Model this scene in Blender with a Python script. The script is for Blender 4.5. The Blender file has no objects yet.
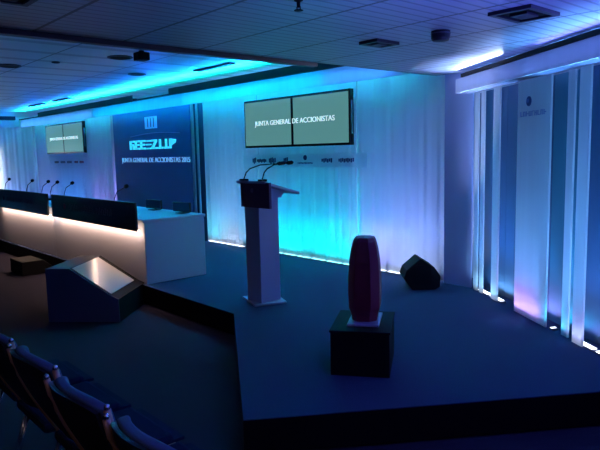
import bpy, bmesh, math, random
from mathutils import Vector, Matrix
random.seed(7)
D = bpy.data; C = bpy.context.scene.collection; PI = math.pi
# World: X along the back curtain wall (to the right), Y away towards it, Z up, hall floor at 0.
H = 1.67; SZ = 0.22; LOW = 2.43; HIGH = 2.85

# ---------------------------------------------------------------- camera
th = math.atan(73.5/600); ph = -math.atan(.023); A = math.radians(138.3)
R = Matrix(((math.sin(A), math.cos(A), 0), (-math.cos(A), math.sin(A), 0), (0, 0, 1)))
f = R @ Vector((0, math.cos(th), -math.sin(th)))
r0 = R @ Vector((1, 0, 0)); u0 = R @ Vector((0, math.sin(th), math.cos(th)))
r = r0*math.cos(ph) + u0*math.sin(ph); u = u0*math.cos(ph) - r0*math.sin(ph)
cam = D.cameras.new('camera'); co = D.objects.new('camera', cam); C.objects.link(co)
cam.sensor_width = 36; cam.lens = 36; cam.clip_start = .05; cam.clip_end = 100
M = Matrix((( r.x, u.x, -f.x), (r.y, u.y, -f.y), (r.z, u.z, -f.z))).to_4x4(); M.translation = (0, 0, H)
co.matrix_world = M; bpy.context.scene.camera = co
sc = bpy.context.scene
sc.view_settings.view_transform = 'Standard'; sc.view_settings.look = 'None'
sc.view_settings.exposure = 0; sc.view_settings.gamma = 1
w = D.worlds.new('world'); sc.world = w; w.use_nodes = True
w.node_tree.nodes['Background'].inputs[0].default_value = (.004, .006, .02, 1)
w.node_tree.nodes['Background'].inputs[1].default_value = .3

# ---------------------------------------------------------------- materials
def mat(name, col, rough=.6, metal=0, emit=None, estr=0, noise=0, nscale=30, bump=0, spec=.5):
    m = D.materials.new(name); m.use_nodes = True; nt = m.node_tree; b = nt.nodes['Principled BSDF']
    b.inputs['Base Color'].default_value = (*col, 1); b.inputs['Roughness'].default_value = rough
    b.inputs['Metallic'].default_value = metal; b.inputs['Specular IOR Level'].default_value = spec
    if emit: b.inputs['Emission Color'].default_value = (*emit, 1); b.inputs['Emission Strength'].default_value = estr
    if noise or bump:
        tc = nt.nodes.new('ShaderNodeTexCoord'); n = nt.nodes.new('ShaderNodeTexNoise')
        n.inputs['Scale'].default_value = nscale; n.inputs['Detail'].default_value = 4
        nt.links.new(tc.outputs['Object'], n.inputs['Vector'])
        if noise:
            mx = nt.nodes.new('ShaderNodeMix'); mx.data_type = 'RGBA'
            mx.inputs[6].default_value = (*[c*(1-noise) for c in col], 1); mx.inputs[7].default_value = (*[min(1, c*(1+noise)) for c in col], 1)
            nt.links.new(n.outputs['Fac'], mx.inputs[0]); nt.links.new(mx.outputs[2], b.inputs['Base Color'])
        if bump:
            bp = nt.nodes.new('ShaderNodeBump'); bp.inputs['Strength'].default_value = bump; bp.inputs['Distance'].default_value = .01
            nt.links.new(n.outputs['Fac'], bp.inputs['Height']); nt.links.new(bp.outputs[0], b.inputs['Normal'])
    return m
def fabric(name, col, trans):
    m = D.materials.new(name); m.use_nodes = True; nt = m.node_tree; nt.nodes.clear()
    o = nt.nodes.new('ShaderNodeOutputMaterial'); mx = nt.nodes.new('ShaderNodeMixShader')
    d = nt.nodes.new('ShaderNodeBsdfDiffuse'); t = nt.nodes.new('ShaderNodeBsdfTranslucent')
    tc = nt.nodes.new('ShaderNodeTexCoord'); mp = nt.nodes.new('ShaderNodeMapping'); n = nt.nodes.new('ShaderNodeTexNoise')
    mp.inputs['Scale'].default_value = (9, 9, .15); n.inputs['Scale'].default_value = 1.0; n.inputs['Detail'].default_value = 5
    cr = nt.nodes.new('ShaderNodeMix'); cr.data_type = 'RGBA'
    cr.inputs[6].default_value = (*[c*.84 for c in col], 1); cr.inputs[7].default_value = (*col, 1)
    nt.links.new(tc.outputs['Object'], mp.inputs[0]); nt.links.new(mp.outputs[0], n.inputs['Vector']); nt.links.new(n.outputs['Fac'], cr.inputs[0])
    for s in (d, t): nt.links.new(cr.outputs[2], s.inputs['Color'])
    mx.inputs[0].default_value = trans
    nt.links.new(d.outputs[0], mx.inputs[1]); nt.links.new(t.outputs[0], mx.inputs[2]); nt.links.new(mx.outputs[0], o.inputs[0])
    return m
def ceiling_mat(name, col, ax_pitch, joint, off):
    # slatted metal planks along Y (pitch ax_pitch), joints across every `joint` metres
    m = mat(name, col, .45, .25); nt = m.node_tree; b = nt.nodes['Principled BSDF']
    tc = nt.nodes.new('ShaderNodeTexCoord'); sp = nt.nodes.new('ShaderNodeSeparateXYZ'); nt.links.new(tc.outputs['Object'], sp.inputs[0])
    def stripes(sock, pitch, wid, o):
        a = nt.nodes.new('ShaderNodeMath'); a.operation = 'ADD'; a.inputs[1].default_value = 100*pitch - o
        nt.links.new(sock, a.inputs[0])
        q = nt.nodes.new('ShaderNodeMath'); q.operation = 'MODULO'; q.inputs[1].default_value = pitch; nt.links.new(a.outputs[0], q.inputs[0])
        g = nt.nodes.new('ShaderNodeMath'); g.operation = 'LESS_THAN'; g.inputs[1].default_value = wid; nt.links.new(q.outputs[0], g.inputs[0])
        return g.outputs[0]
    s1 = stripes(sp.outputs['X'], ax_pitch, ax_pitch*.22, 0); s2 = stripes(sp.outputs['Y'], joint, .022, off)
    k = nt.nodes.new('ShaderNodeMath'); k.operation = 'MULTIPLY'; k.inputs[1].default_value = .45; nt.links.new(s1, k.inputs[0])
    mxm = nt.nodes.new('ShaderNodeMath'); mxm.operation = 'MAXIMUM'; nt.links.new(k.outputs[0], mxm.inputs[0])
    k2 = nt.nodes.new('ShaderNodeMath'); k2.operation = 'MULTIPLY'; k2.inputs[1].default_value = .85; nt.links.new(s2, k2.inputs[0]); nt.links.new(k2.outputs[0], mxm.inputs[1])
    mx = nt.nodes.new('ShaderNodeMix'); mx.data_type = 'RGBA'; mx.inputs[6].default_value = (*col, 1); mx.inputs[7].default_value = (.02, .02, .03, 1)
    nt.links.new(mxm.outputs[0], mx.inputs[0]); nt.links.new(mx.outputs[2], b.inputs['Base Color'])
    return m
CARPET = mat('navy_carpet', (.045, .068, .14), .95, noise=.3, nscale=160, bump=.4, spec=.1)
HALLCARPET = mat('hall_carpet', (.042, .038, .062), .95, noise=.3, nscale=160, bump=.4, spec=.1)
STAGESIDE = mat('stage_side', (.008, .006, .008), .8, spec=.1)
CEIL = ceiling_mat('slatted_ceiling', (.36, .37, .46), .085, .583, 1.30)
CEIL2 = ceiling_mat('recessed_ceiling', (.45, .45, .5), .6, 1.17, .3)
WALLM = mat('dark_wall_paint', (.05, .05, .07), .9)
BACKW = mat('white_wall_paint', (.6, .6, .62), .9)
CURT = fabric('white_voile', (.92, .92, .95), .6)
SLATF = fabric('white_stretch_fabric', (.92, .92, .95), .7)
FASC = fabric('fascia_fabric', (.85, .86, .9), .5)
STRIPF = fabric('printed_banner', (.98, .97, 1), .9)
BLACK = mat('black_matt', (.006, .006, .008), .7, spec=.15)
BLKGLOSS = mat('black_gloss', (.01, .01, .014), .25)
SIGNBLUE = mat('sign_blue', (.012, .07, .26), .5)
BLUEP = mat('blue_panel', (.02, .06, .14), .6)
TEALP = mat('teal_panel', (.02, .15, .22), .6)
WHITE = mat('white_laminate', (.48, .48, .57), .5)
LECT = mat('lectern_white', (.42, .44, .60), .45)
LECTSIGN = mat('lectern_plaque', (.10, .045, .13), .5)
SCREEN = mat('grey_green_screen', (.01, .02, .02), .3, emit=(.105, .30, .31), estr=.8)
SCRTEXT = mat('screen_letters', (.7, .8, .8), .5, emit=(.62, .80, .82), estr=.95)
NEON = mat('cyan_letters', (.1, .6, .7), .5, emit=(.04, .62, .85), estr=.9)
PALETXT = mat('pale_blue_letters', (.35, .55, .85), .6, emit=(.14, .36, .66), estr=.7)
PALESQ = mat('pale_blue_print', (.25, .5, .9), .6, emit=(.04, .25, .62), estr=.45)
INK = mat('navy_ink', (.04, .06, .22), .7)
REDINK = mat('red_ink', (.55, .10, .14), .6)
GREYINK = mat('dim_grey_ink', (.20, .15, .18), .6)
STRIPW = mat('pale_board', (.55, .60, .85), .6)
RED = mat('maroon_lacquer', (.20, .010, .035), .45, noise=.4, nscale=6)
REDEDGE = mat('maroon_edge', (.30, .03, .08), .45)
PLINTH = mat('plinth_black', (.006, .006, .010), .7, spec=.12)
ACRYL = mat('pale_base', (.36, .36, .46), .3)
CHROME = mat('chrome', (.8, .8, .85), .15, 1)
BRONZE = mat('bronze_tube', (.50, .32, .24), .45, .3)
UPH = mat('dark_blue_upholstery', (.065, .12, .20), .9, noise=.2, nscale=200)
SEATB = mat('dark_seat_cloth', (.026, .034, .065), 1, spec=0)
UPHB = mat('black_chair_shell', (.012, .009, .010), .5)
GREY = mat('grey_plastic', (.12, .13, .18), .5)
SMOKE = mat('detector_plastic', (.03, .03, .045), .5)
VENT = mat('vent_metal', (.04, .04, .07), .5, .3)
WEDGE = mat('painted_cabinet', (.14, .16, .20), .7, spec=.2)
BEIGE = mat('glass_warm_reflection', (.62, .56, .50), .18)  # warm glow reflected in the dark glass, put into its base colour
def emis(name, col, s): return mat(name, (.5, .5, .5), .5, emit=col, estr=s)
LEDW = emis('led_white', (.85, .9, 1), 4); LEDWARM = emis('led_warm', (1, .76, .56), 12)
LEDC = emis('led_cyan', (.3, .9, 1), 2.2); LEDL = emis('led_lavender', (.72, .78, 1), 3.2)

# ---------------------------------------------------------------- mesh helpers
def bx(bm, x0, x1, y0, y1, z0, z1, mi=0):
    v = [bm.verts.new(p) for p in ((x0,y0,z0),(x1,y0,z0),(x1,y1,z0),(x0,y1,z0),(x0,y0,z1),(x1,y0,z1),(x1,y1,z1),(x0,y1,z1))]
    for q in ((0,3,2,1),(4,5,6,7),(0,1,5,4),(1,2,6,5),(2,3,7,6),(3,0,4,7)):
        fa = bm.faces.new([v[i] for i in q]); fa.material_index = mi
def prism(bm, pts, axis, a, b):
    """polygon pts in the two other axes, extruded a..b along axis 'x','y','z'"""
    def P(p, t): return {'x': (t, p[0], p[1]), 'y': (p[0], t, p[1]), 'z': (p[0], p[1], t)}[axis]
    lo = [bm.verts.new(P(p, a)) for p in pts]; hi = [bm.verts.new(P(p, b)) for p in pts]; n = len(pts)
    bm.faces.new(lo[::-1]); bm.faces.new(hi)
    for i in range(n): bm.faces.new([lo[i], lo[(i+1) % n], hi[(i+1) % n], hi[i]])
def tube(bm, pts, rad, n=8):
    pts = [Vector(p) for p in pts]; rings = []
    rr = rad if isinstance(rad, (list, tuple)) else [rad]*len(pts)
    for i, p in enumerate(pts):
        t = (pts[min(i+1, len(pts)-1)] - pts[max(i-1, 0)]).normalized()
        a = t.cross(Vector((0, 0, 1)) if abs(t.z) < .95 else Vector((1, 0, 0))).normalized(); b = t.cross(a)
        rings.append([bm.verts.new(p + a*rr[i]*math.cos(2*PI*k/n) + b*rr[i]*math.sin(2*PI*k/n)) for k in range(n)])
    for q in range(len(rings)-1):
        for k in range(n): bm.faces.new([rings[q][k], rings[q][(k+1) % n], rings[q+1][(k+1) % n], rings[q+1][k]])
    bm.faces.new(rings[0][::-1]); bm.faces.new(rings[-1])
def lathe(bm, prof, cx=0, cy=0, n=24):
    rings = [[bm.verts.new((cx+rd*math.cos(2*PI*k/n), cy+rd*math.sin(2*PI*k/n), z)) for k in range(n)] for rd, z in prof]
    for q in range(len(rings)-1):
        for k in range(n): bm.faces.new([rings[q][k], rings[q][(k+1) % n], rings[q+1][(k+1) % n], rings[q+1][k]])
    bm.faces.new(rings[0][::-1]); bm.faces.new(rings[-1])
def obj(name, bm, m, parent=None, loc=None, rz=0, bev=0, smooth=False, mats=()):
    bmesh.ops.recalc_face_normals(bm, faces=bm.faces)
    me = D.meshes.new(name); bm.to_mesh(me); bm.free(); me.materials.append(m)
    for k in mats: me.materials.append(k)
    o = D.objects.new(name, me); C.objects.link(o)
    if loc is not None: o.location = loc
    o.rotation_euler.z = rz
    if parent: o.parent = parent
    if smooth:
        for p in me.polygons: p.use_smooth = True
    if bev:
        b = o.modifiers.new('bevel', 'BEVEL'); b.width = bev; b.segments = 2; b.limit_method = 'ANGLE'
    return o
def tag(o, label, cat, group=None, kind=None):
    o['label'] = label; o['category'] = cat
    if group: o['group'] = group
    if kind: o['kind'] = kind
    return o
def struct(name, bm, m, **k):
    o = obj(name, bm, m, **k); o['kind'] = 'structure'; return o
def thing(name, label, cat, loc=(0,0,0), rz=0, group=None):
    o = D.objects.new(name, None); C.objects.link(o); o.location = loc; o.rotation_euler.z = rz; o.empty_display_size = .1
    return tag(o, label, cat, group)
def B(*a):
    bm = bmesh.new(); bx(bm, *a); return bm
def text_obj(name, txt, m, width, height, parent=None, mtx=None, depth=.004):
    cu = D.curves.new('t', 'FONT'); cu.body = txt; cu.extrude = depth; cu.align_x = 'CENTER'; cu.align_y = 'CENTER'
    to = D.objects.new('t', cu); C.objects.link(to); bpy.context.view_layer.update()
    me = D.meshes.new_from_object(to.evaluated_get(bpy.context.evaluated_depsgraph_get()))
    D.objects.remove(to); D.curves.remove(cu)
    xs = [v.co.x for v in me.vertices]; ys = [v.co.y for v in me.vertices]
    sx = width/(max(xs)-min(xs)); sy = height/(max(ys)-min(ys)); cx = (max(xs)+min(xs))/2; cy = (max(ys)+min(ys))/2
    for v in me.vertices:   # letters stand in the XZ plane, facing -Y
        x, y, z = v.co; v.co = ((x-cx)*sx, -z, (y-cy)*sy)
    me.materials.clear(); me.materials.append(m); me.name = name
    o = D.objects.new(name, me); C.objects.link(o)
    if parent: o.parent = parent
    if mtx is not None: o.location = mtx
    return o
def copy_tree(o, parent=None, loc=None, label=None):
    c = o.copy(); C.objects.link(c)
    if parent: c.parent = parent
    if loc is not None: c.location = loc
    if label: c['label'] = label
    for ch in list(o.children): copy_tree(ch, c)
    return c
GAIN = {'curtain_led': .55, 'curtain_throw': .32, 'wall_led': .5, 'wall_throw': .38, 'cove_led': 1.35, 'cove_blue_led': .9, 'fascia_fill_light': .6, 'ceiling_fill_light': .85, 'canopy_led': .3, 'canopy_fill_light': .6, 'table_led': .5, 'side_curtain_led': .5}
def area(name, loc, sx, sy, col, power, direction, spread=180, up=None):
    power *= GAIN.get(name, 1)
    l = D.lights.new(name, 'AREA'); l.shape = 'RECTANGLE'; l.size = sx; l.size_y = sy; l.color = col; l.energy = power; l.spread = math.radians(spread)
    o = D.objects.new(name, l); C.objects.link(o); o.location = loc
    z = -Vector(direction).normalized(); x = Vector(up or (1, 0, 0)); x = (x - z*x.dot(z)).normalized(); y = z.cross(x)
    o.rotation_euler = Matrix((x, y, z)).transposed().to_euler(); return o
def spot(name, loc, target, col, power, ang=60, rad=.05, blend=.6):
    l = D.lights.new(name, 'SPOT'); l.color = col; l.energy = power; l.spot_size = math.radians(ang); l.spot_blend = blend; l.shadow_soft_size = rad
    o = D.objects.new(name, l); C.objects.link(o); o.location = loc
    o.rotation_euler = (Vector(target)-Vector(loc)).to_track_quat('-Z', 'Y').to_euler(); return o

# frame of the right-hand wall / stage
AN = math.radians(34.3); cdir = Vector((math.cos(AN), -math.sin(AN), 0)); ndir = Vector((math.sin(AN), math.cos(AN), 0))
R0 = Vector((-3.326, 5.318, 0))
def rw(s, off, z=0): return R0 + cdir*s - ndir*off + Vector((0, 0, z))   # off > 0 = into the room

# ---------------------------------------------------------------- setting
XL = -16.7; YB = 5.85
wallend = rw(9, -.35); wallsta = rw(-.9, -.35)
struct('floor', B(XL-.3, 6, -4, YB+.3, -.1, 0), HALLCARPET)
bm = bmesh.new()
c0 = Vector((-4.389, 3.08, 0)); c1 = c0 + cdir*2.215; c2 = c1 + ndir*3.6
s1 = rw(3.2, -.30); 
poly = [(XL, 3.08), (c0.x, c0.y), (c1.x, c1.y), (c2.x, c2.y), (s1.x+.6, s1.y+.5), tuple(rw(-.2, -.30))[:2], (-3.6, YB-.02), (XL, YB-.02)]
# keep the stage inside the angled wall
t_int = 3.05
a1 = c1 + ndir*((rw(0, -.30)-c1).dot(ndir))
poly = [(XL, 3.08), (c0.x, c0.y), (c1.x, c1.y), (a1.x, a1.y), tuple(rw(-.55, -.30))[:2], (rw(-.55, -.3).x, YB-.02), (XL, YB-.02)]
prism(bm, poly, 'z', .015, SZ-.006)
stg = struct('floor_stage_base', bm, STAGESIDE)
bm = bmesh.new(); prism(bm, poly, 'z', SZ-.006, SZ); struct('floor_stage_carpet', bm, CARPET)
# walls
struct('wall_back', B(XL-.2, -3.0, YB, YB+.15, 0, HIGH+.1), BACKW)
struct('wall_left', B(XL-.2, XL-.04, -4, YB, 0, HIGH+.1), BACKW)
bm = bmesh.new(); p0 = rw(-.62, -.36); bx(bm, 0, 9.5, 0, .15, 0, LOW+.02)
struct('wall_right', bm, BACKW, loc=(p0.x, p0.y, 0), rz=-AN)
struct('wall_rear', B(XL-.2, 6.2, -4.2, -4, 0, HIGH+.1), WALLM)
struct('wall_side', B(6, 6.2, -4, 1.0, 0, HIGH+.1), WALLM)
# ceilings
struct('ceiling', B(-3.85, 6.2, -4, YB+.15, LOW, LOW+.06), CEIL)
struct('ceiling_recess', B(XL-.2, -3.85, -4, YB+.15, HIGH, HIGH+.06), CEIL2)
struct('trim_1', B(-3.87, -3.85, -4, YB, LOW, HIGH), SMOKE)
struct('trim_2', B(-3.94, -3.872, -4, 3.7, LOW-.03, LOW+.03), SMOKE)

# ---------------------------------------------------------------- back curtains
def curtain(name, x0, x1, y, z0, z1, label, cat='curtain', group=None, amp=.006, m=CURT):
    bm = bmesh.new(); n = int((x1-x0)/.022); ph1 = random.random()*6; prev = None
    cols = []
    for i in range(n+1):
        x = x0+(x1-x0)*i/n
        dy = amp*(math.sin(x*41+ph1)+.6*math.sin(x*67+2*ph1)+.4*math.sin(x*19))
        cols.append([bm.verts.new((x, y+dy*(1-.5*t), z0+(z1-z0)*t)) for t in (0, .25, .5, .75, 1)])
    for a, b in zip(cols, cols[1:]):
        for k in range(4): bm.faces.new([a[k], b[k], b[k+1], a[k+1]])
    o = obj(name, bm, m, smooth=True); s = o.modifiers.new('thickness', 'SOLIDIFY'); s.thickness = .0015
    s.thickness = .002
    return tag(o, label, cat, group)
G = 'pleated curtains along the back wall'
D.materials
curtain('curtain', -8.40, -6.98, 5.43, SZ+.022, 2.74, 'pale pleated curtain right of the sign wall, white glow at its foot', group=G)
curtain('curtain', -6.96, -5.02, 5.43, SZ+.022, 2.74, 'turquoise glowing pleated curtain below the large double screen behind the lectern', group=G)
curtain('curtain', -5.00, -3.72, 5.43, SZ+.022, 2.74, 'blue and lavender pleated curtain in the right corner behind the black floor speaker', group=G)
curtain('curtain', -13.05, -11.86, 5.43, SZ+.022, 2.74, 'lavender pleated curtain just left of the dark blue sign wall', group=G)
curtain('curtain', -15.0, -13.07, 5.43, SZ+.022, 2.74, 'pale blue pleated curtain behind the small far screen', group=G)
curtain('curtain', -16.4, -15.02, 5.43, SZ+.022, 2.74, 'pale blue pleated curtain in the far left corner of the room', group=G)
# narrow plain wall return right of the corner curtain
bm = bmesh.new(); bx(bm, -3.735, -3.40, 5.395, 5.415, SZ, LOW-.002)
struct('trim_3', bm, mat('painted_lavender_light', (.48, .50, .78), .85))  # lavender light of the curtain put into the wall colour
# left side curtain
bm = bmesh.new(); cols = []
for i in range(90):
    y = 3.6+i*.02; dx = .006*(math.sin(y*43)+.6*math.sin(y*71))
    cols.append([bm.verts.new((-16.45+dx, y, z)) for z in (SZ+.02, 1.0, 1.8, 2.7)])
for a, b in zip(cols, cols[1:]):
    for k in range(3): bm.faces.new([a[k], b[k], b[k+1], a[k+1]])
tag(obj('curtain', bm, CURT, smooth=True), 'pale side curtain at the left edge of the picture, turned towards the stage', 'curtain')

# ---------------------------------------------------------------- sign wall
t = thing('sign_wall', 'dark blue sign wall with square logo, glowing cyan letters and event title behind the table', 'sign', (-10.145, 5.36, SZ))
obj('board', B(-1.455, 1.455, 0, .05, 0, 2.30), SIGNBLUE, t)
sq = obj('logo', B(-.10, .35, -.008, 0, 1.926, 2.14), PALESQ, t)
bm = bmesh.new()
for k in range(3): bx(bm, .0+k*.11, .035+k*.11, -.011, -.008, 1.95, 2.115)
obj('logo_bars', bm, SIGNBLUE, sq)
bm = bmesh.new(); tube(bm, [(-.70+.165*i, -.008, 1.785+.06*math.sin(PI*(i+1)/14)) for i in range(12)], .008, 6)
obj('swoosh_line', bm, mat('pink_line', (.35, .25, .6), .6), t)
# blocky luminous letters (as far as the photograph lets them be read)
bm = bmesh.new(); zz0, zz1 = 1.555, 1.725; x = -.715; y0, y1 = -.03, 0
def bar(a, b, c, d): bx(bm, a, b, y0, y1, c, d)
glyph = ['r', 'e', 'E', 'h', 'z', 'i', 'i', 'p']
wd = .215
for g in glyph:
    s = .034
    if g == 'i': bar(x+.07, x+.07+s, zz0, zz1); bar(x+.02, x+.17, zz0, zz0+s)
    elif g == 'z':
        bar(x, x+.18, zz1-s, zz1); bar(x, x+.18, zz0, zz0+s); prism(bm, [(x, zz0+s), (x+.06, zz0+s), (x+.18, zz1-s), (x+.12, zz1-s)], 'y', y0, y1)
    elif g == 'h':
        for q in (zz0, zz0+.07, zz1-s): bar(x, x+.18, q, q+s*.8)
    elif g == 'p':
        bar(x, x+s, zz0, zz1); prism(bm, [(x+s, zz1), (x+.2, zz1-.02), (x+.18, zz1-.07), (x+s, zz1-.12)], 'y', y0, y1)
    else:
        bar(x, x+s, zz0, zz1); bar(x+s, x+.17, zz1-s, zz1); bar(x+s, x+.14, zz0+.07, zz0+.07+s)
        if g != 'r': bar(x+s, x+.17, zz0, zz0+s)
        else: bar(x+.12, x+.165, zz0, zz0+.07)
    x += wd
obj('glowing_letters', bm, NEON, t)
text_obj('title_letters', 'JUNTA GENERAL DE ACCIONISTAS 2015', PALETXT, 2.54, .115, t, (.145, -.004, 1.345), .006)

# slats at the right edge of the sign wall
for x0, x1, lab, mt in ((-8.688, -8.625, 'narrow pale upright strip touching the right edge of the blue sign wall', SLATF),
                    (-8.535, -8.49, 'thin pale upright strip between two dark blue strips, right of the sign wall', SLATF)):
    tag(obj('fabric_strip', B(x0, x1, 5.37, 5.39, SZ+.01, 2.60), mt), lab, 'strip', 'narrow strips right of the sign wall')
struct('trim_4', B(-8.688, -8.41, 5.43, 5.46, SZ, 2.74), BLUEP)

# ---------------------------------------------------------------- screens
def double_screen(x0, x1, z0, z1, y, label, txt_h):
    xm = (x0+x1)/2; zm = (z0+z1)/2
    t = thing('video_wall', label, 'screen', (xm, y, z0), group=None)
    hw = (x1-x0)/2; h = z1-z0
    obj('wall_bracket', B(-hw*.4, hw*.4, .06, 5.40-y, h*.3, h*.7), BLACK, t)
    for s, (a, b) in enumerate(((-hw, -.004), (.004, hw))):
        p = obj('display', B(a, b, 0, .07, 0, h), BLKGLOSS, t, bev=.004)
        obj('picture', B(a+.022, b-.022, -.003, 0, .03, h-.03), SCREEN, p)
        if s == 1: obj('side_vent', B(b-.0005, b+.003, .02, .05, h*.2, h*.8), GREY, p)
    text_obj('title_letters', 'JUNTA GENERAL DE ACCIONISTAS', SCRTEXT, (x1-x0)*.76, txt_h, t, (.0, -.006, h*.49), .003)
    return t
double_screen(-7.08, -4.99, 1.735, 2.40, 5.28, 'large grey-green double screen hanging above the lectern, the nearer of the two video walls', .085)
double_screen(-15.2, -12.94, 1.75, 2.435, 5.28, 'smaller-looking far double screen at the left above the speakers table', .085)
def logo_strip(x0, x1, z0, z1, label, far=False):
    t = thing('logo_board', label, 'board', ((x0+x1)/2, 5.392, z0)); hw = (x1-x0)/2; h = z1-z0
    obj('board', B(-hw, hw, 0, .004, 0, h), STRIPF, t)
    if far: specs = [(-.6, .28, 'g'), (-.25, .3, 'g'), (.1, .3, 'g'), (.45, .22, 'r'), (.72, .24, 'r')]
    else: specs = [(-.80, .09, 'd'), (-.66, .22, 'b'), (-.46, .16, 'd'), (-.22, .10, 'd'), (.10, .05, 'o'), (.10, .3, 'u'), (.44, .20, 'b'), (.72, .27, 'b')]
    for fx, wdt, kk in specs:
        bm = bmesh.new(); cx = fx*hw
        if kk in 'bgrdu':
            n = max(2, int(wdt/.03)); zc = h*(.5 if kk != 'u' else .3); hh = .028 if kk in 'bgr' else (.045 if kk == 'd' else .010)
            for i in range(n): bx(bm, cx-wdt/2+i*wdt/n, cx-wdt/2+(i+.72)*wdt/n, -.004, 0, zc-hh*(.6+.4*(i % 2)), zc+hh*(.7+.3*((i*7) % 3)/2))
        else: 
            prism(bm, [(cx+.035*math.cos(a*PI/6), h*.72+.035*math.sin(a*PI/6)) for a in range(12)], 'y', -.004, 0)
        obj('printed_mark', bm, {'r': REDINK, 'g': GREY}.get(kk, INK), t)
logo_strip(-7.26, -4.82, 1.465, 1.636, 'long pale board with a row of small printed logos under the large double screen')
logo_strip(-15.37, -13.05, 1.43, 1.665, 'short pale board with faint logos under the far left screen', True)

# ---------------------------------------------------------------- fascias with black troughs
def fascia(x0, x1, label):
    return tag(obj('fascia_board', B(x0, x1, 5.08, 5.095, 2.44, 2.625), FASC), label, 'fascia', 'white fascia boards of the lighting canopy')
fascia(-16.40, -11.90, 'pale fascia board above the far left screen and curtains')
fascia(-11.89, -8.45, 'bright blue fascia board above the dark blue sign wall')
fascia(-8.44, -3.95, 'glowing azure fascia board above the large double screen')
bm = bmesh.new(); bx(bm, -16.42, -16.405, 3.4, 5.095, 2.44, 2.625)
tag(obj('fascia_board', bm, FASC), 'pale fascia board at the far left corner, running towards the hall', 'fascia')
def trough(x0, x1, label, y0=5.02, y1=5.12, z1=2.725):
    t = thing('lighting_trough', label, 'lighting trough', (x0, y0, 2.625)); L = x1-x0
    bm = bmesh.new(); bx(bm, 0, L, 0, y1-y0, 0, .012); bx(bm, 0, L, 0, .012, .012, z1-2.625); bx(bm, 0, L, y1-y0-.012, y1-y0, .012, .04)
    obj('housing', bm, BLACK, t)
    for e in (0, L-.012): obj('end_cap', B(e, e+.012, .012, y1-y0-.012, .012, .045), BLACK, t)
    return t
trough(-14.9, -10.02, 'long black lighting trough over the fascia left of and above the sign wall')
trough(-8.75, -4.0, 'black lighting trough on top of the fascia above the large double screen')
tag(obj('trim_bar', B(-10.0, -8.77, 5.05, 5.08, 2.625, 2.65), BLACK), 'thin black bar joining the two long lighting troughs above the sign wall', 'bar')
tag(obj('trim_bar', B(-16.38, -14.92, 5.05, 5.08, 2.625, 2.65), BLACK), 'thin black bar on the fascia at the far left corner', 'bar')
tag(obj('lighting_trough', B(-16.42, -16.33, 3.4, 4.95, 2.627, 2.72), BLACK), 'short black lighting trough at the far left edge of the ceiling cove', 'lighting trough')

# right fascia
def rbox(name, s0, s1, o0, o1, z0, z1, m, label, cat, group=None, bev=0):
    bm = bmesh.new(); bx(bm, 0, s1-s0, -o1, -o0, 0, z1-z0)
    p = R0 + cdir*s0; o = obj(name, bm, m, loc=(p.x, p.y, z0), rz=-AN, bev=bev)
    return tag(o, label, cat, group) if label else o
t = thing('canopy', 'pale box canopy with black top edge above the striped right wall', 'canopy', tuple(R0 + Vector((0, 0, 2.21))), -AN)
# children are in the canopy's own frame: X along the wall, -Y into the room
obj('front_board', B(-.10, 4.6, -.165, -.15, 0, .135), FASC, t)
obj('end_board', B(-.10, -.085, -.15, .10, 0, .135), FASC, t)
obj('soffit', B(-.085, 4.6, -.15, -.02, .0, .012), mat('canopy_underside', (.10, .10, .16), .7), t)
obj('edge_bar', B(.05, 4.6, -.175, -.15, .137, .172), BLACK, t)

# ---------------------------------------------------------------- right wall strips and panels
def rpanel(name, s0, s1, off, z0, z1, m, label, cat, group, th_=.015):
    return rbox(name, s0, s1, off-th_, off, z0, z1, m, label, cat, group)
GP = 'blue backing panels of the right wall'; GS = 'upright pale fabric strips of the right wall'
PS, PB = .0, -.16
for s0, s1, m, lab in ((-.32, .36, BLUEP, 'narrow dark blue panel at the left end of the striped right wall'),
                       (.365, 1.15, BLUEP, 'blue wall panel between the third pale strip and the wide logo banner'),
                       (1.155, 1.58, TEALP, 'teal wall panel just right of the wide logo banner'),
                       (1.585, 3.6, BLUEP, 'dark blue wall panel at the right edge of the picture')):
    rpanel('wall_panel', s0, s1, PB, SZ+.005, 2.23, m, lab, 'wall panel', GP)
for s0, s1, off, lab in ((.0, .08, PS, 'leftmost narrow pale strip on the striped right wall'),
                    (.14, .21, PS, 'second narrow pale strip from the left on the right wall'),
                    (.405, .53, PS, 'third pale strip from the left, left of the logo banner'),
                    (1.575, 1.66, PS-.02, 'dim narrow pale strip right of the teal panel'),
                    (1.75, 1.875, PS, 'bright pale strip nearest the right edge of the picture')):
    rpanel('fabric_strip', s0, s1, off, SZ+.012, 2.21, SLATF, lab, 'strip', GS)
t = thing('logo_banner', 'wide pale banner with a small round logo and faint lettering on the right wall', 'banner', tuple(rw(.865, 0)), -AN)
t.location.z = SZ
obj('fabric', B(0, .515, 0, .015, .012, 1.99), SLATF, t)
bm = bmesh.new()
prism(bm, [(.185+.040*math.cos(a*PI/12), 1.815+.040*math.sin(a*PI/12)) for a in range(24)], 'y', -.004, 0)
lg = obj('round_logo', bm, mat('mid_navy_print', (.05, .08, .25), .7), t)
bm = bmesh.new(); prism(bm, [(.172+.019*math.cos(a*PI/8), 1.820+.017*math.sin(a*PI/8)) for a in range(16)], 'y', -.006, -.004)
obj('logo_crescent', bm, mat('logo_mid_blue', (.12, .2, .5), .6), lg)
bm = bmesh.new()
for i in range(9):
    a = .05+i*.046; bx(bm, a, a+.010, -.004, 0, 1.695, 1.735)
    bx(bm, a+.010, a+.034, -.004, 0, (1.695, 1.728, 1.711)[i % 3], (1.702, 1.735, 1.718)[i % 3])
    if i % 2: bx(bm, a+.026, a+.034, -.004, 0, 1.695, 1.735)
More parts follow.
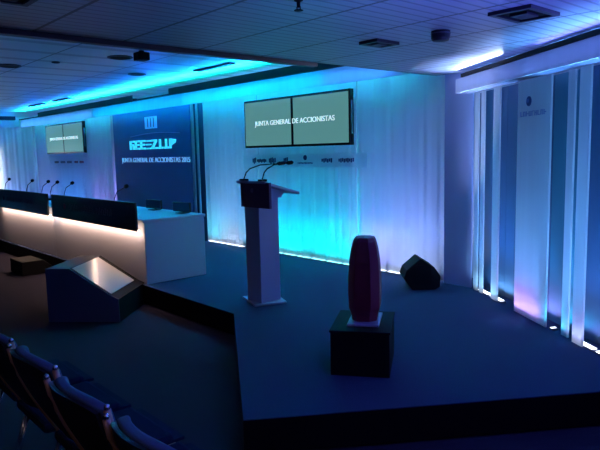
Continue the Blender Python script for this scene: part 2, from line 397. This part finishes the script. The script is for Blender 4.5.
obj('letter_row', bm, mat('faint_blue_print', (.30, .36, .62), .6), t)

# LED bars on the floor
def led(name, loc, L, rz, m, label, group='LED bars on the floor behind the fabric'):
    t = thing(name, label, 'LED light', loc, rz, group)
    obj('housing', B(0, L, 0, .05, 0, .012), GREY, t)
    k_ = max(1, round(L/.28)); w_ = L/k_
    for i_ in range(k_): obj('lens', B(i_*w_+.02, (i_+1)*w_-.03, .004, .046, .012, .017), m, t)
    return t
for s0, L, m, lab in ((.03, .53, LEDW, 'bright white light bar on the floor at the left end of the striped wall'),
                      (1.385, .06, LEDW, 'short light bar glinting on the floor just right of the logo banner'),
                      (1.72, 1.0, LEDW, 'light bar on the floor along the right edge of the striped wall')):
    p = rw(s0, -.03); led('light_bar', (p.x, p.y, SZ+.001), L, -AN, m, lab)
for x0, L, m, lab in ((-8.38, 1.0, LEDL, 'light bar under the curtain between the sign wall and the lectern'),
                      (-7.30, .25, LEDC, 'short light bar under the curtain left of the lectern'),
                      (-6.75, 1.75, LEDC, 'turquoise light bar under the curtain right behind the lectern'),
                      (-4.85, .6, LEDL, 'lavender light bar under the curtain just left of the black floor speaker'),
                      (-4.20, .36, LEDL, 'lavender light bar hidden behind the black floor speaker')):
    led('light_bar', (x0, 5.405, SZ+.001), L, 0, m, lab)

# ---------------------------------------------------------------- speakers' table
def counter(x0, x1, label):
    t = thing('counter', label, 'counter', ((x0+x1)/2, 3.5, SZ)); hw = (x1-x0)/2
    obj('body', B(-hw, hw, -.385, .40, .0, .70), WHITE, t, bev=.008)
    obj('counter_top', B(-hw, hw, -.40, .42, .702, .735), WHITE, t, bev=.004)
    return t
counter(-8.895, -6.10, 'near white counter of the speakers table ending beside the lectern')
counter(-11.70, -8.905, 'second white counter of the speakers table, running out at the left edge')
def front_panel(x0, x1, label, marks):
    t = thing('front_panel', label, 'sign', ((x0+x1)/2, 3.02, .835)); hw = (x1-x0)/2
    obj('board', B(-hw, hw, 0, .025, 0, .315), BLKGLOSS, t)
    obj('led_strip', B(-hw+.02, hw-.02, .026, .05, -.004, .010), LEDWARM, t)
    for s in (-1, 1): obj('bracket', B(s*hw*.8-.02, s*hw*.8+.02, .025, .0945, .01, .08), BLACK, t)
    bm = bmesh.new()
    prism(bm, [(-hw*.62+.04*math.cos(a*PI/6), .17+.04*math.sin(a*PI/6)) for a in range(12)], 'y', -.003, 0); obj('emblem', bm, marks, t)
    bm = bmesh.new()
    for i in range(26):
        a = -hw*.5+i*.052
        if i in (7, 16): continue
        bx(bm, a, a+.012, -.003, 0, .13, .19+.012*(i*5 % 3)); bx(bm, a+.012, a+.036, -.003, 0, .13+.03*(i % 3), .137+.03*(i % 3))
        if i in (6, 15, 25): obj('printed_word', bm, GREYINK, t); bm = bmesh.new()
    bm.free()
front_panel(-8.67, -6.11, 'near black nameplate panel with dim lettering and warm glow under it, on the counter front', REDINK)
front_panel(-11.40, -8.85, 'left black nameplate panel on the counter, cut by the picture edge', GREYINK)
for xm, L in ((-7.39, 2.52), (-10.13, 2.50)):
    area('table_led', (xm, 3.062, .822), L, .02, (1, .62, .44), 13, (0, .10, -1), 170)
# fill light added in the panel gap to brighten the counter behind
area('gap_fill_light', (-8.76, 3.05, .90), .05, .12, (1, .85, .75), 1.0, (0, 1, -.3), 160)

def mic(x, y, dx, z0=SZ+.735):
    t = thing('table_microphone', 'microphone', 'microphone', (x, y, z0), group='gooseneck microphones on the speakers table')
    bm = bmesh.new(); bx(bm, -.06, .06, -.05, .05, 0, .03); obj('base', bm, BLACK, t, bev=.008)
    bm = bmesh.new(); tube(bm, [(0, 0, .03), (dx*.06, 0, .13), (dx*.35, -.02, .23), (dx*.90, -.03, .305)], .006, 6); obj('gooseneck', bm, BLACK, t)
    bm = bmesh.new(); tube(bm, [(dx*.90, -.03, .305), (dx*.94, -.035, .311), (dx*1.02, -.04, .318), (dx*1.08, -.045, .322)], [.014, .028, .028, .014], 8); obj('windscreen', bm, BLACK, t, smooth=True)
    return t
for hx, lab in ((-12.33, 'gooseneck microphone farthest left on the speakers table'),
            (-11.02, 'gooseneck microphone second from the left on the speakers table'),
            (-10.23, 'left one of the close pair of microphones on the speakers table'),
            (-9.82, 'right one of the close pair of microphones on the speakers table'),
            (-9.20, 'gooseneck microphone in front of the left edge of the sign wall area'),
            (-7.37, 'gooseneck microphone nearest the lectern, in front of the dark sign wall')):
    m_ = mic(hx-.50, 3.58, .50); m_['label'] = lab
# the far counter continues outside the frame under the first microphone
counter(-14.5, -11.71, 'far white counter section whose end shows at the left picture edge')
def desk_monitor(x, lab):
    t = thing('desk_monitor', lab, 'monitor', (x, 3.78, SZ+.735), .12, 'small monitors at the end of the counter')
    obj('foot', B(-.07, .07, -.05, .06, 0, .008), BLACK, t)
    obj('stand', B(-.012, .012, .02, .035, .008, .06), BLACK, t)
    p = obj('display', B(-.165, .165, -.012, .012, .018, .135), BLKGLOSS, t, bev=.004)
    obj('picture', B(-.155, .155, -.014, -.012, .026, .127), mat('dark_blue_glass', (.02, .05, .14), .25), p)
    return t
desk_monitor(-7.10, 'small dark monitor on the counter, left of the other one')
desk_monitor(-6.40, 'small dark monitor at the right end of the white counter')

# ---------------------------------------------------------------- lectern
t = thing('lectern', 'slim pale lectern with a dark square plaque standing on the stage', 'lectern', (-4.53, 3.43, SZ))
bm = bmesh.new(); prism(bm, [(-.28, .06), (.10, -.075), (.205, .23), (-.16, .38)], 'z', 0, .018); obj('base_plate', bm, LECT, t, bev=.004)
bm = bmesh.new(); prism(bm, [(.0, .018), (.24, .018), (.24, 1.085), (.0, 1.155)], 'x', -.115, .105); obj('column', bm, LECT, t, bev=.006)
bm = bmesh.new(); prism(bm, [(-.05, 1.165), (.37, 1.045), (.37, 1.07), (-.05, 1.19)], 'x', -.17, .27); obj('reading_top', bm, LECT, t, bev=.004)
bm = bmesh.new(); prism(bm, [(.0, 1.155), (.28, 1.07), (.24, 1.02), (.0, 1.02)], 'x', -.125, .15); obj('top_support', bm, LECT, t)
pq = obj('plaque', B(-.11, .32, -.045, -.015, .94, 1.178), LECTSIGN, t, bev=.003)
bm = bmesh.new(); prism(bm, [(.07+.022*math.cos(a*PI/6), 1.10+.022*math.sin(a*PI/6)) for a in range(12)], 'y', -.048, -.045)
obj('emblem', bm, mat('dim_violet_print', (.22, .16, .34), .6), pq)
def lmic(x, y, lab, end):
    t = thing('lectern_microphone', lab, 'microphone', (x, y, SZ+1.172))
    obj('base', B(-.03, .03, -.03, .04, .008, .03), BLACK, t, bev=.006)
    bm = bmesh.new(); ex, ey, ez = end
    tube(bm, [(0, 0, .02), (ex*.06, ey*.06+.01, .09), (ex*.15, ey*.15+.02, .125), (ex*.5, ey*.5, ez*.5+.075), end], .006, 6); obj('gooseneck', bm, BLACK, t)
    e = Vector(end); d = Vector((ex, ey, .02)).normalized()*.075; bm = bmesh.new()
    tube(bm, [e, e+d*.3, e+d, e+d*1.2], [.010, .019, .019, .010], 8); obj('windscreen', bm, BLACK, t, smooth=True)
lmic(-4.66, 3.44, 'left gooseneck microphone on the lectern top', (.10, .34, .165))
lmic(-4.40, 3.46, 'right gooseneck microphone on the lectern top', (-.02, .32, .17))

# ---------------------------------------------------------------- plinth and sculpture
pr = math.radians(36)
t = thing('plinth', 'low black box plinth carrying the maroon sculpture', 'plinth', (-2.69, 2.635, SZ), pr)
obj('box', B(0, .38, 0, .50, 0, .285), PLINTH, t, bev=.004); obj('top_board', B(-.006, .386, -.006, .506, .285, .30), PLINTH, t, bev=.003)
PZ = SZ+.30
rot = Matrix.Rotation(pr, 3, 'Z'); P0 = Vector((-2.69, 2.635, PZ))
tb = thing('sculpture', 'tall maroon faceted oval sculpture on a pale base plate', 'sculpture', tuple(P0+rot @ Vector((.20, .265, 0))), pr)
obj('base_plate', B(-.105, .105, -.16, .16, 0, .014), ACRYL, tb, bev=.003)
bm = bmesh.new(); rings = []
prof = [(.014, .086, .095), (.05, .092, .10), (.075, .098, .108), (.10, .108, .118), (.20, .112, .125), (.32, .110, .125), (.42, .103, .118), (.50, .092, .105), (.56, .078, .090), (.582, .070, .078), (.590, .060, .068)]
for z, a, b in prof:
    a *= .95; z = .014+(z-.014)*.975
    ring = []
    for (px, py) in ((-1, -.55), (-.55, -1), (.45, -1), (1, -.6), (1, .6), (.55, 1), (-.55, 1), (-1, .55)):
        ring.append(bm.verts.new((a*px, b*py, z)))
    rings.append(ring)
for q in range(len(rings)-1):
    for k in range(8):
        fa = bm.faces.new([rings[q][k], rings[q][(k+1) % 8], rings[q+1][(k+1) % 8], rings[q+1][k]])
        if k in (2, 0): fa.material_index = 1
bm.faces.new(rings[0][::-1]); bm.faces.new(rings[-1])
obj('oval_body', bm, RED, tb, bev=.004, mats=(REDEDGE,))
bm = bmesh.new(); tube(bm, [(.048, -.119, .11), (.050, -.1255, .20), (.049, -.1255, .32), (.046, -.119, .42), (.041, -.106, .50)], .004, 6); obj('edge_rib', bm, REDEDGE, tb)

# ---------------------------------------------------------------- floor speaker
t = thing('floor_speaker', 'black wedge shaped floor speaker in front of the lavender corner curtain', 'speaker', (-3.735, 5.0, SZ), math.radians(48.3))
bm = bmesh.new(); prism(bm, [(-.02, .33), (.125, .235), (.19, .14), (.185, .03), (.13, 0), (-.10, 0), (-.19, .13), (-.16, .21)], 'y', -.05, .26)
obj('cabinet', bm, BLACK, t, bev=.012)
bm = bmesh.new(); bx(bm, -.085, .085, -.006, .0, -.13, .13)
g_ = obj('grille', bm, mat('speaker_grille', (.009, .009, .011), .8, bump=1, nscale=400, spec=.1), t); g_.location = (-.085-.006, .155, .285); g_.rotation_euler = (0, 0, 0)
g_.location = (.01, -.051, .16); g_.scale = (.9, 1, .8)

# ---------------------------------------------------------------- prompter wedges on the hall floor
wr = math.radians(43.5)
t = thing('floor_prompter', 'boxy pale floor prompter with a slanted screen catching warm light, below the stage edge', 'prompter', (-6.178, 2.041, .0), wr)
W_, DEP = .745, .78
bm = bmesh.new(); prism(bm, [(0, 0), (W_, 0), (W_, .235), (.68, .265), (.25, .55), (0, .55)], 'y', 0, .012); obj('side_panel', bm, WEDGE, t)
bm = bmesh.new(); prism(bm, [(0, 0), (W_, 0), (W_, .235), (.68, .265), (.25, .55), (0, .55)], 'y', DEP-.012, DEP); obj('side_panel', bm, BLACK, t)
obj('back_panel', B(0, .012, .012, DEP-.012, 0, .55), WEDGE, t); obj('top_panel', B(.012, .25, .012, DEP-.012, .538, .55), WEDGE, t)
obj('front_panel', B(W_-.012, W_, .012, DEP-.012, 0, .235), BLACK, t)
bm = bmesh.new(); prism(bm, [(.25, .548), (.25, .535), (.68, .25), (W_-.012, .22), (W_-.012, .235), (.68, .263)], 'y', .012, DEP-.012); bez = obj('screen_frame', bm, BLACK, t)
bm = bmesh.new(); sl = (.263-.548)/.43
prism(bm, [(.265, .5385+.004), (.66, .2765+.004), (.66, .285+.002), (.265, .547+.002)], 'y', .03, DEP-.10); obj('screen', bm, BEIGE, bez)
t = thing('stage_monitor', 'small black wedge monitor on the hall floor at the far left of the stage edge', 'speaker', (-9.15, 2.62, 0), 0)
bm = bmesh.new(); prism(bm, [(0, 0), (.42, 0), (.42, .10), (.30, .20), (0, .20)], 'y', -.27, .27)
for v in bm.verts: v.co = (v.co.y, v.co.x, v.co.z)
obj('cabinet', bm, BLACK, t, bev=.01); obj('grille', B(-.24, .24, .421, .426, .02, .09), GREY, t)

# ---------------------------------------------------------------- chairs
def make_chair():
    t = thing('conference_chair', 'chair', 'chair', (0, 0, 0), 0, 'row of conference chairs at the lower left')
    def shell(off, thk, z0, z1, hw, nx=12, nz=8):
        bm = bmesh.new(); grid = []
        for side in (0, 1):
            g = []
            for j in range(nz+1):
                v = j/nz; z = z0+(z1-z0)*v; row = []
                for i in range(nx+1):
                    s = -1+2*i/nx; hwz = hw*(1-.10*(1-v)**2-.04*v**6); x = s*hwz
                    y = off + .055*s*s - .055 - .02 + .20*(1-v)**1.4*.9 - (0 if side else 0) + side*thk
                    zz = z - .035*abs(s)**3*v
                    row.append(bm.verts.new((x, y, zz)))
                g.append(row)
            grid.append(g)
        for side in (0, 1):
            for j in range(nz):
                for i in range(nx): bm.faces.new([grid[side][j][i], grid[side][j][i+1], grid[side][j+1][i+1], grid[side][j+1][i]])
        for i in range(nx):
            for j in (0, nz): bm.faces.new([grid[0][j][i], grid[0][j][i+1], grid[1][j][i+1], grid[1][j][i]])
        for j in range(nz):
            for i in (0, nx): bm.faces.new([grid[0][j][i], grid[0][j+1][i], grid[1][j+1][i], grid[1][j][i]])
        return bm
    obj('back_shell', shell(0, .016, .50, .895, .200), UPHB, t, smooth=False)
    obj('backrest', shell(.018, .042, .50, .902, .200), UPH, t, bev=.012, smooth=True)
    bm = bmesh.new(); bx(bm, -.21, .21, .12, .50, .40, .45); obj('seat', bm, SEATB, t, bev=.02)
    bm = bmesh.new(); bx(bm, -.205, .205, .14, .55, .405, .419); obj('seat_shell', bm, SEATB, t)
    for s in (-1, 1):
        # bronze side frame: curves from the top corner of the back down to the seat
        bm = bmesh.new(); pts = []
        for j in range(9):
            v = 1-j/8; z = .40+(.87-.40)*v
            pts.append((s*(.198 if s < 0 else .214), (-.034 if s < 0 else .01)+.18*min(1, 1.12*(1-v))**1.4, z))
        tube(bm, pts, .0125, 8); st = obj('side_frame', bm, BRONZE, t, smooth=True)
        bm = bmesh.new(); lathe(bm, [(.004, .868), (.009, .872), (.011, .880), (.008, .888), (.003, .891)], s*(.198 if s < 0 else .214), -.034 if s < 0 else .01, 10); obj('cap', bm, CHROME, st, smooth=True)
        bm = bmesh.new(); tube(bm, [(s*.214, .20, .40), (s*.214, .06, 0)], .011, 8); obj('leg', bm, CHROME, t, smooth=True)
        bm = bmesh.new(); tube(bm, [(s*.214, .46, .405), (s*.214, .54, 0)], .011, 8); obj('leg', bm, CHROME, t, smooth=True)
        bm = bmesh.new(); tube(bm, [(s*.214, .18, .40), (s*.214, .50, .40)], .010, 8); obj('seat_rail', bm, BRONZE, t, smooth=True)
    return t
proto = make_chair(); yc = .745
cx = [(-1.51, 'dark blue chair nearest the camera, at the right end of the row'),
      (-1.985, 'second chair from the right end of the dark chair row'),
      (-2.47, 'middle chair of the dark chair row at the lower left'),
      (-2.96, 'fourth chair from the right end, at the left picture edge'),
      (-3.45, 'farthest chair of the row, barely showing at the left picture edge')]
for i, (x, lab) in enumerate(cx):
    if i == 0: proto.location = (x, yc, 0); proto['label'] = lab
    else: copy_tree(proto, None, (x, yc + random.uniform(-.015, .015), 0), lab)

# ---------------------------------------------------------------- ceiling fittings
def vent(cx_, cy_, sx, sy, z, lab):
    t = thing('ceiling_vent', lab, 'vent', (cx_, cy_, z-.02))
    bm = bmesh.new()
    bx(bm, -sx, sx, -sy, -sy+.03, 0, .02); bx(bm, -sx, sx, sy-.03, sy, 0, .02); bx(bm, -sx, -sx+.03, -sy+.03, sy-.03, 0, .02); bx(bm, sx-.03, sx, -sy+.03, sy-.03, 0, .02)
    obj('frame', bm, VENT, t)
    obj('core', B(-sx+.03, sx-.03, -sy+.03, sy-.03, .012, .02), BLACK, t)
    obj('centre_plate', B(-sx*.4, sx*.4, -sy*.4, sy*.4, -.004, .010), VENT, t)
vent(-1.78, 3.34, .13, .17, LOW, 'larger square ceiling vent near the right wall canopy')
vent(-2.885, 3.365, .085, .12, LOW, 'smaller square ceiling vent above the lectern side of the stage')
vent(-3.05, .93, .13, .13, LOW, 'dark square ceiling vent cut by the top left corner of the picture')
bm = bmesh.new(); lathe(bm, [(.062, 0), (.062, -.045), (.052, -.062), (.02, -.066)], n=24)
t = thing('smoke_detector', 'dark round smoke detector on the ceiling between the two square vents', 'smoke detector', (-2.39, 3.40, LOW))
obj('housing', bm, SMOKE, t, smooth=False)
bm = bmesh.new(); lathe(bm, [(.064, -.012), (.066, -.016), (.064, -.02)]); obj('ring', bm, GREY, t)
t = thing('sprinkler', 'small dark sprinkler head hanging from the ceiling at the top middle', 'sprinkler', (-2.33, 2.10, LOW))
bm = bmesh.new(); lathe(bm, [(.025, 0), (.022, -.008), (.010, -.012), (.009, -.035), (.004, -.04)], n=12); obj('body', bm, BLACK, t)
bm = bmesh.new(); lathe(bm, [(.006, -.05), (.024, -.052), (.024, -.055), (.006, -.056)], n=12); tube(bm, [(.012, 0, -.035), (.012, 0, -.052)], .003, 6); tube(bm, [(-.012, 0, -.035), (-.012, 0, -.052)], .003, 6); obj('deflector', bm, BLACK, t)
def down(x, y, rd, lab):
    t = thing('downlight', lab, 'downlight', (x, y, HIGH), group='switched off downlights in the recessed ceiling')
    bm = bmesh.new(); lathe(bm, [(rd, 0), (rd, -.012), (rd*.85, -.014), (rd*.8, -.002)]); obj('rim', bm, VENT, t)
    bm = bmesh.new(); lathe(bm, [(rd*.79, -.001), (rd*.79, -.006)]); obj('lens', bm, BLACK, t)
down(-6.96, 3.36, .15, 'dark round downlight in the recessed ceiling beside the small black box')
down(-8.35, 2.50, .15, 'dark round downlight nearest the left picture edge')
down(-8.27, 4.24, .13, 'dark round downlight nearest the cyan cove glow')
down(-7.75, 2.88, .05, 'tiny dark round fitting between the two left downlights')
t = thing('ceiling_box', 'small black box hanging from the recessed ceiling near its dark edge', 'ceiling box', (-6.42, 3.36, HIGH))
bm = bmesh.new(); bx(bm, -.07, .07, -.07, .07, -.11, -.02); obj('housing', bm, BLACK, t, bev=.01); bm = bmesh.new(); lathe(bm, [(.03, 0), (.03, -.02)], n=12); obj('mount', bm, BLACK, t)
for x0, lab in ((-7.5, 'dark linear ceiling slot above the bright cyan glow'), (-14.6, 'farthest dark linear ceiling slot at the left'), (-13.1, 'dark linear ceiling slot above the far left screen')):
    t = thing('linear_vent', lab, 'vent', (x0, 4.72, HIGH-.02), 0, 'linear slots in the recessed ceiling')
    bm = bmesh.new(); bx(bm, 0, .9, 0, .02, 0, .02); bx(bm, 0, .9, .07, .09, 0, .02); obj('frame', bm, VENT, t); obj('slot', B(0, .9, .02, .07, .01, .02), BLACK, t)

# ---------------------------------------------------------------- light
# real curtain wall washers: a hot one at the foot and a narrower blue throw up the cloth
def foot(x0, L, col, pw, thr=None, tp=0):
    area('curtain_led', (x0+L/2, 5.56, SZ+.06), L, .05, col, pw, (0, -.22, 1), 150)
    if thr: area('curtain_throw', (x0+L/2, 5.66, SZ+.08), L, .06, thr, tp, (0, -.09, 1), 70)
foot(-8.30, .25, (.1, .75, 1), 9); foot(-7.95, .5, (.55, .75, 1), 19); foot(-7.35, .3, (.05, .55, 1), 6)
area('curtain_throw', (-7.7, 5.66, SZ+.08), 1.3, .06, (.04, .26, 1), 24, (0, -.09, 1), 70)
foot(-6.75, .8, (.0, .70, .78), 24, (.0, .20, 1), 9); foot(-5.8, .75, (.0, .70, .72), 25, (.0, .16, 1), 9)
foot(-4.95, .35, (.34, .32, 1), 9); foot(-4.45, .55, (.40, .55, 1), 24)
area('curtain_throw', (-4.4, 5.66, SZ+.08), 1.2, .06, (.035, .17, 1), 26, (0, -.09, 1), 75)
foot(-13.0, 1.0, (.42, .30, 1), 12, (.20, .24, 1), 12); foot(-14.9, 1.7, (.06, .34, 1), 18, (.06, .24, 1), 22); foot(-16.3, 1.2, (.16, .30, 1), 14, (.12, .24, 1), 14)
area('side_curtain_led', (-16.60, 4.3, SZ+.3), 1.2, .05, (.2, .35, 1), 16, (.15, 0, 1), 150, up=(0, 1, 0))
area('side_curtain_tube', (-16.58, 4.40, 1.35), .10, 1.1, (.9, .95, 1), 5, (1, 0, 0), 140, up=(0, 1, 0))
# cove light bars on the troughs: up and out over the recessed ceiling
for x0, x1, pw in ((-14.9, -10.02, 95), (-8.75, -4.2, 95), (-10.0, -8.77, 20), (-16.3, -15.0, 18)):
    area('cove_led', ((x0+x1)/2, 5.055, 2.722), x1-x0, .04, (.0, .95, .52), pw, (0, -.15, 1), 165)
    area('cove_blue_led', ((x0+x1)/2, 5.085, 2.71), x1-x0, .03, (.01, .11, 1), pw*2, (0, -1.2, 1), 175)
# lights added behind the fascia to make its cloth glow
for x0, x1, col, pw in ((-16.3, -12.0, (.07, .32, 1), 30), (-11.8, -8.5, (.0, .36, 1), 42), (-8.4, -5.3, (.0, .36, 1), 62), (-5.2, -4.1, (.05, .25, 1), 8)):
    area('fascia_fill_light', ((x0+x1)/2, 5.22, 2.49), x1-x0, .04, col, pw, (0, -1, .25), 175)
# right wall washers behind the strips
def rfoot(s, L, col, pw, thr=0):
    p = rw(s, -.075, SZ+.045); area('wall_led', tuple(p), L, .05, col, pw, (0, 0, 1), 165, up=tuple(cdir))
    if thr:
        p = rw(s, -.09, SZ+.05); area('wall_throw', tuple(p), L, .03, (.12, .42, 1), thr*1.6, tuple(ndir*-.055+Vector((0, 0, 1))), 34, up=tuple(cdir))
rfoot(.30, .5, (.25, .62, 1), 7, 22); rfoot(.98, .6, (.55, .36, 1), 8, 9); rfoot(1.5, .18, (.05, .62, 1), 4, 9); rfoot(2.1, .9, (.35, .42, 1), 8, 30)
# unseen fill lights added beyond the frame to brighten the low ceiling
for s_ in (3.9, 5.6):
    p = rw(s_, .05, .3); area('ceiling_fill_light', tuple(p), 1.4, .08, (.11, .14, 1), 60, tuple(-ndir*.35+Vector((0, 0, 1))), 85, up=tuple(cdir))
# fill light added inside the canopy box, then the lamps on its top
p = rw(1.6, .03, 2.25); area('canopy_fill_light', tuple(p), 3.6, .04, (.16, .26, 1), 8, tuple(-ndir+Vector((0, 0, .2))), 170, up=tuple(cdir))
p = rw(.42, .165, 2.392); area("canopy_led", tuple(p), .95, .02, (.50, .60, 1), 22, tuple(-ndir*1.0+Vector((0, 0, .45))), 150, up=tuple(cdir))
p = rw(2.8, .10, 2.388); area('canopy_led', tuple(p), 2.9, .03, (.16, .20, 1), 16, tuple(-ndir*1.0+Vector((0, 0, .45))), 150, up=tuple(cdir))
p = rw(-.30, .30, SZ)  # uplight and spot added here to spread a glow over the ceiling corner
t = thing('added_uplight', 'small dark floor uplight added in the corner to brighten the ceiling', 'LED light', tuple(p), -AN)
bm = bmesh.new(); lathe(bm, [(.04, 0), (.04, .045), (.034, .05), (.034, .044)], n=16); obj('housing', bm, BLACK, t)
bm = bmesh.new(); lathe(bm, [(.032, .0442), (.030, .047)], n=16); obj('lens', bm, LEDL, t)
spot('ceiling_fill_spot', tuple(p+Vector((0, 0, .07))), tuple(rw(.30, .26, LOW)), (.50, .62, 1), 2600, 34, .03, 1)
# unseen warm fill spot added behind the camera to lift the chair frames
spot('chair_fill_light', (-.6, -1.2, 2.40), (-2.3, .8, .6), (1, .66, .46), 10, 50, .05)
